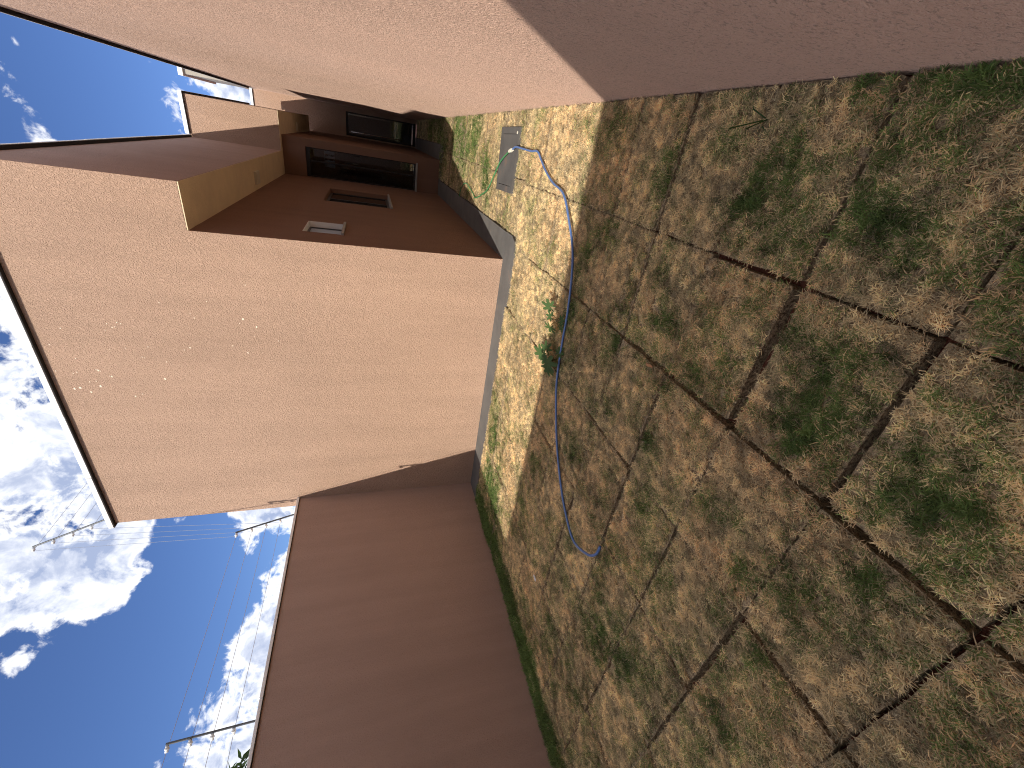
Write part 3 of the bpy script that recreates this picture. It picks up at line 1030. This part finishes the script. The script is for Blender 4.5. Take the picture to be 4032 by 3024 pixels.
def vnoise(x, y, s, seed):
    r = np.random.default_rng(seed)
    tab = r.random((64, 64))
    u, v = x / s, y / s
    iu, iv = np.floor(u).astype(int), np.floor(v).astype(int)
    fu, fv = u - iu, v - iv
    fu, fv = fu * fu * (3 - 2 * fu), fv * fv * (3 - 2 * fv)
    g = lambda a, b: tab[a % 64, b % 64]
    return (g(iu, iv) * (1 - fu) + g(iu + 1, iv) * fu) * (1 - fv) + (g(iu, iv + 1) * (1 - fu) + g(iu + 1, iv + 1) * fu) * fv


GREEN = [(0.01, 1.52, .12), (0.16, 1.43, .10), (-0.12, 1.58, .09), (-0.03, 1.1, .09), (0.0, 1.01, .09), (-0.1, 0.88, .10), (-0.61, 0.86, .15), (-0.82, 0.89, .10), (-0.46, 0.82, .13), (-0.56, 0.48, .15), (-0.76, 0.43, .14), (-0.35, 0.51, .12), (-0.09, 0.63, .10), (0.34, 0.93, .06), (-2.81, 1.02, .22), (-2.98, 1.33, .2), (-2.16, 0.49, .12), (-1.98, 2.4, .16), (-1.02, 2.76, .13), (-3.26, 4.14, .25), (-3.9, 4.0, .35), (-4.25, 3.6, .35), (0.14, 7.1, .35), (-0.35, 6.24, .25), (-0.16, 8.06, .5), (-0.45, 1.31, .06), (-0.56, 1.48, .06), (-0.7, 1.86, .06), (-1.02, 1.59, .09), (-1.69, 1.44, .10), (-1.27, 0.94, .08), (-1.69, 0.76, .08), (-1.44, 0.78, .09), (-1.32, 0.61, .1), (-1.0, 0.43, .10), (-1.63, 0.54, .08), (-0.55, 2.86, .10), (-0.35, 2.55, .10), (-0.03, 2.16, .10), (0.13, 2.12, .07), (-0.85, 1.45, .07), (-0.97, 2.13, .07), (-1.03, 2.59, .1), (-1.34, 1.59, .07), (-1.45, 1.98, .08), (0.3, 8.6, .5), (0.2, 10.5, .9), (0.2, 12.5, .9)]


def greenness(x, y):
    g = 0.50 * (vnoise(x, y, 0.22, 1) - 0.5) + 0.48 * (vnoise(x, y, 0.06, 2) - 0.5) + 0.20 * (vnoise(x, y, 0.6, 3) - 0.5) + 0.24
    m_ = 0.10 + 0.72 * vnoise(x, y, 0.04, 12) * (0.45 + 0.8 * vnoise(x, y, 0.11, 13))
    for gx_, gy_, r in GREEN:
        d2 = ((x - gx_) ** 2 + (y - gy_) ** 2) / (r * r)
        g = g + np.exp(-d2 * 0.9) * m_ * np.where(y > 3.2, 1.5, 1.0)
    g = g + 0.75 * np.clip((-4.32 - x) / 0.2, 0, 1) * (y < 4.6)          # lush strip along the left wall
    g = g + 0.22 * np.clip((x - 0.30) / 0.08, 0, 1) * (y < 1.3)
    g = g - 0.10 * np.exp(-((y - 3.6) / 0.7) ** 2) * (x > -3.2)
    return g


P_, R_, S_, T_, I_ = [], [], [], [], []
for (a0, a1, b0, b1, z, seed, idx) in slabs:
    cyd = (b0 + b1) / 2
    dens_ = 900 if cyd < -0.3 else 4600 if cyd < 3.2 else (3400 if cyd < 4.6 else (2200 if cyd < 8 else 1000))
    n_ = int((a1 - a0) * (b1 - b0) * dens_)
    px = rng.uniform(a0 + 0.010, a1 - 0.010, n_)
    py = rng.uniform(b0 + 0.010, b1 - 0.010, n_)
    keep = ~((px > -0.445) & (px < 0.25) & (py > 4.86) & (py < 5.60))
    keep &= ~((px < -0.81) & (py > 4.52))
    px, py = px[keep], py[keep]
    n_ = len(px)
    g = greenness(px, py) + (seed - 0.5) * 0.10
    thin = vnoise(px, py, 0.05, 9) > 0.10
    edge = np.minimum(np.minimum(px - a0, a1 - px), np.minimum(py - b0, b1 - py))
    tuft = (g + rng.normal(0, 0.10, n_)) > 0.60
    ii = np.where(tuft, rng.integers(6, 10, n_), rng.integers(0, 6, n_))
    sc = rng.uniform(0.62, 1.05, n_)
    sc = np.where(px < -4.5, sc * 1.35, sc)
    redd = np.clip(0.38 + 1.5 * (vnoise(px, py, 0.30, 5) - 0.5) + 0.8 * (vnoise(px, py, 0.1, 6) - 0.5) + (seed - 0.5) * 0.5, 0, 1)
    bri = np.clip(0.98 + 0.35 * (vnoise(px, py, 0.16, 7) - 0.5) + 0.75 * (vnoise(px, py, 0.028, 8) - 0.5) + rng.normal(0, 0.26, n_) + (((seed * 7.3) % 1) - 0.5) * 0.18, 0.32, 1.6)
    sel = thin
    P_.append(np.stack([px, py, np.full(n_, z)], 1)[sel])
    R_.append(np.stack([rng.normal(0, 0.12, n_), rng.normal(0, 0.12, n_), rng.uniform(0, 6.283, n_)], 1)[sel])
    S_.append(sc[sel])
    T_.append(np.stack([g, bri, redd], 1)[sel])
    I_.append(ii[sel])
P_, R_, S_, T_, I_ = (np.concatenate(q) for q in (P_, R_, S_, T_, I_))
gm = bpy.data.meshes.new('grass')
gm.vertices.add(len(P_))
gm.vertices.foreach_set('co', P_.astype(np.float32).ravel())
for nm, ty, key, arr in (('rot', 'FLOAT_VECTOR', 'vector', R_), ('tone', 'FLOAT_VECTOR', 'vector', T_), ('size', 'FLOAT', 'value', S_)):
    at = gm.attributes.new(nm, ty, 'POINT')
    at.data.foreach_set(key, arr.astype(np.float32).ravel())
at = gm.attributes.new('pick', 'INT', 'POINT')
at.data.foreach_set('value', I_.astype(np.int32))
gm.update()
gm.materials.append(M['grass'])
grass = bpy.data.objects.new('grass', gm)
COL.objects.link(grass)
grass['kind'] = 'stuff'
grass['label'] = 'short dry straw-coloured lawn grass with green patches'
grass['category'] = 'grass'
ng = bpy.data.node_groups.new('scatter_clumps', 'GeometryNodeTree')
ng.interface.new_socket('Geometry', in_out='INPUT', socket_type='NodeSocketGeometry')
ng.interface.new_socket('Geometry', in_out='OUTPUT', socket_type='NodeSocketGeometry')
gi, go = ng.nodes.new('NodeGroupInput'), ng.nodes.new('NodeGroupOutput')
ci = ng.nodes.new('GeometryNodeCollectionInfo')
ci.inputs[0].default_value = proto
ci.inputs['Separate Children'].default_value = True
ci.inputs['Reset Children'].default_value = True
ip = ng.nodes.new('GeometryNodeInstanceOnPoints')


def named(nm, ty):
    n = ng.nodes.new('GeometryNodeInputNamedAttribute')
    n.data_type = ty
    n.inputs[0].default_value = nm
    return n.outputs[0]


ng.links.new(gi.outputs[0], ip.inputs['Points'])
ng.links.new(ci.outputs[0], ip.inputs['Instance'])
ip.inputs['Pick Instance'].default_value = True
ng.links.new(named('pick', 'INT'), ip.inputs['Instance Index'])
ng.links.new(named('rot', 'FLOAT_VECTOR'), ip.inputs['Rotation'])
ng.links.new(named('size', 'FLOAT'), ip.inputs['Scale'])
ng.links.new(ip.outputs[0], go.inputs[0])
md = grass.modifiers.new('scatter', 'NODES')
md.node_group = ng

# a few long stray blades near the tall wall
lb = MB()
for (sx, sy, ex, ey, hh) in ((0.275, 1.63, 0.19, 1.80, 0.07), (0.275, 1.63, 0.20, 1.70, 0.04), (0.275, 1.63, 0.33, 1.72, 0.035), (0.275, 1.63, 0.22, 1.58, 0.03)):
    p0, p3 = Vector((sx, sy, 0)), Vector((ex, ey, hh * 0.5))
    mid = p0.lerp(p3, 0.55) + Vector((0, 0, hh))
    s = (p3 - p0).cross(Vector((0, 0, 1))).normalized() * 0.003
    lb.quad(p0 - s, p0 + s, mid + s, mid - s)
    lb.quad(mid - s, mid + s, p3)
tag(lb.build('grass_tuft', 'tree_leaf'), 'few long green grass blades arching over the turf by the tall wall', 'grass')
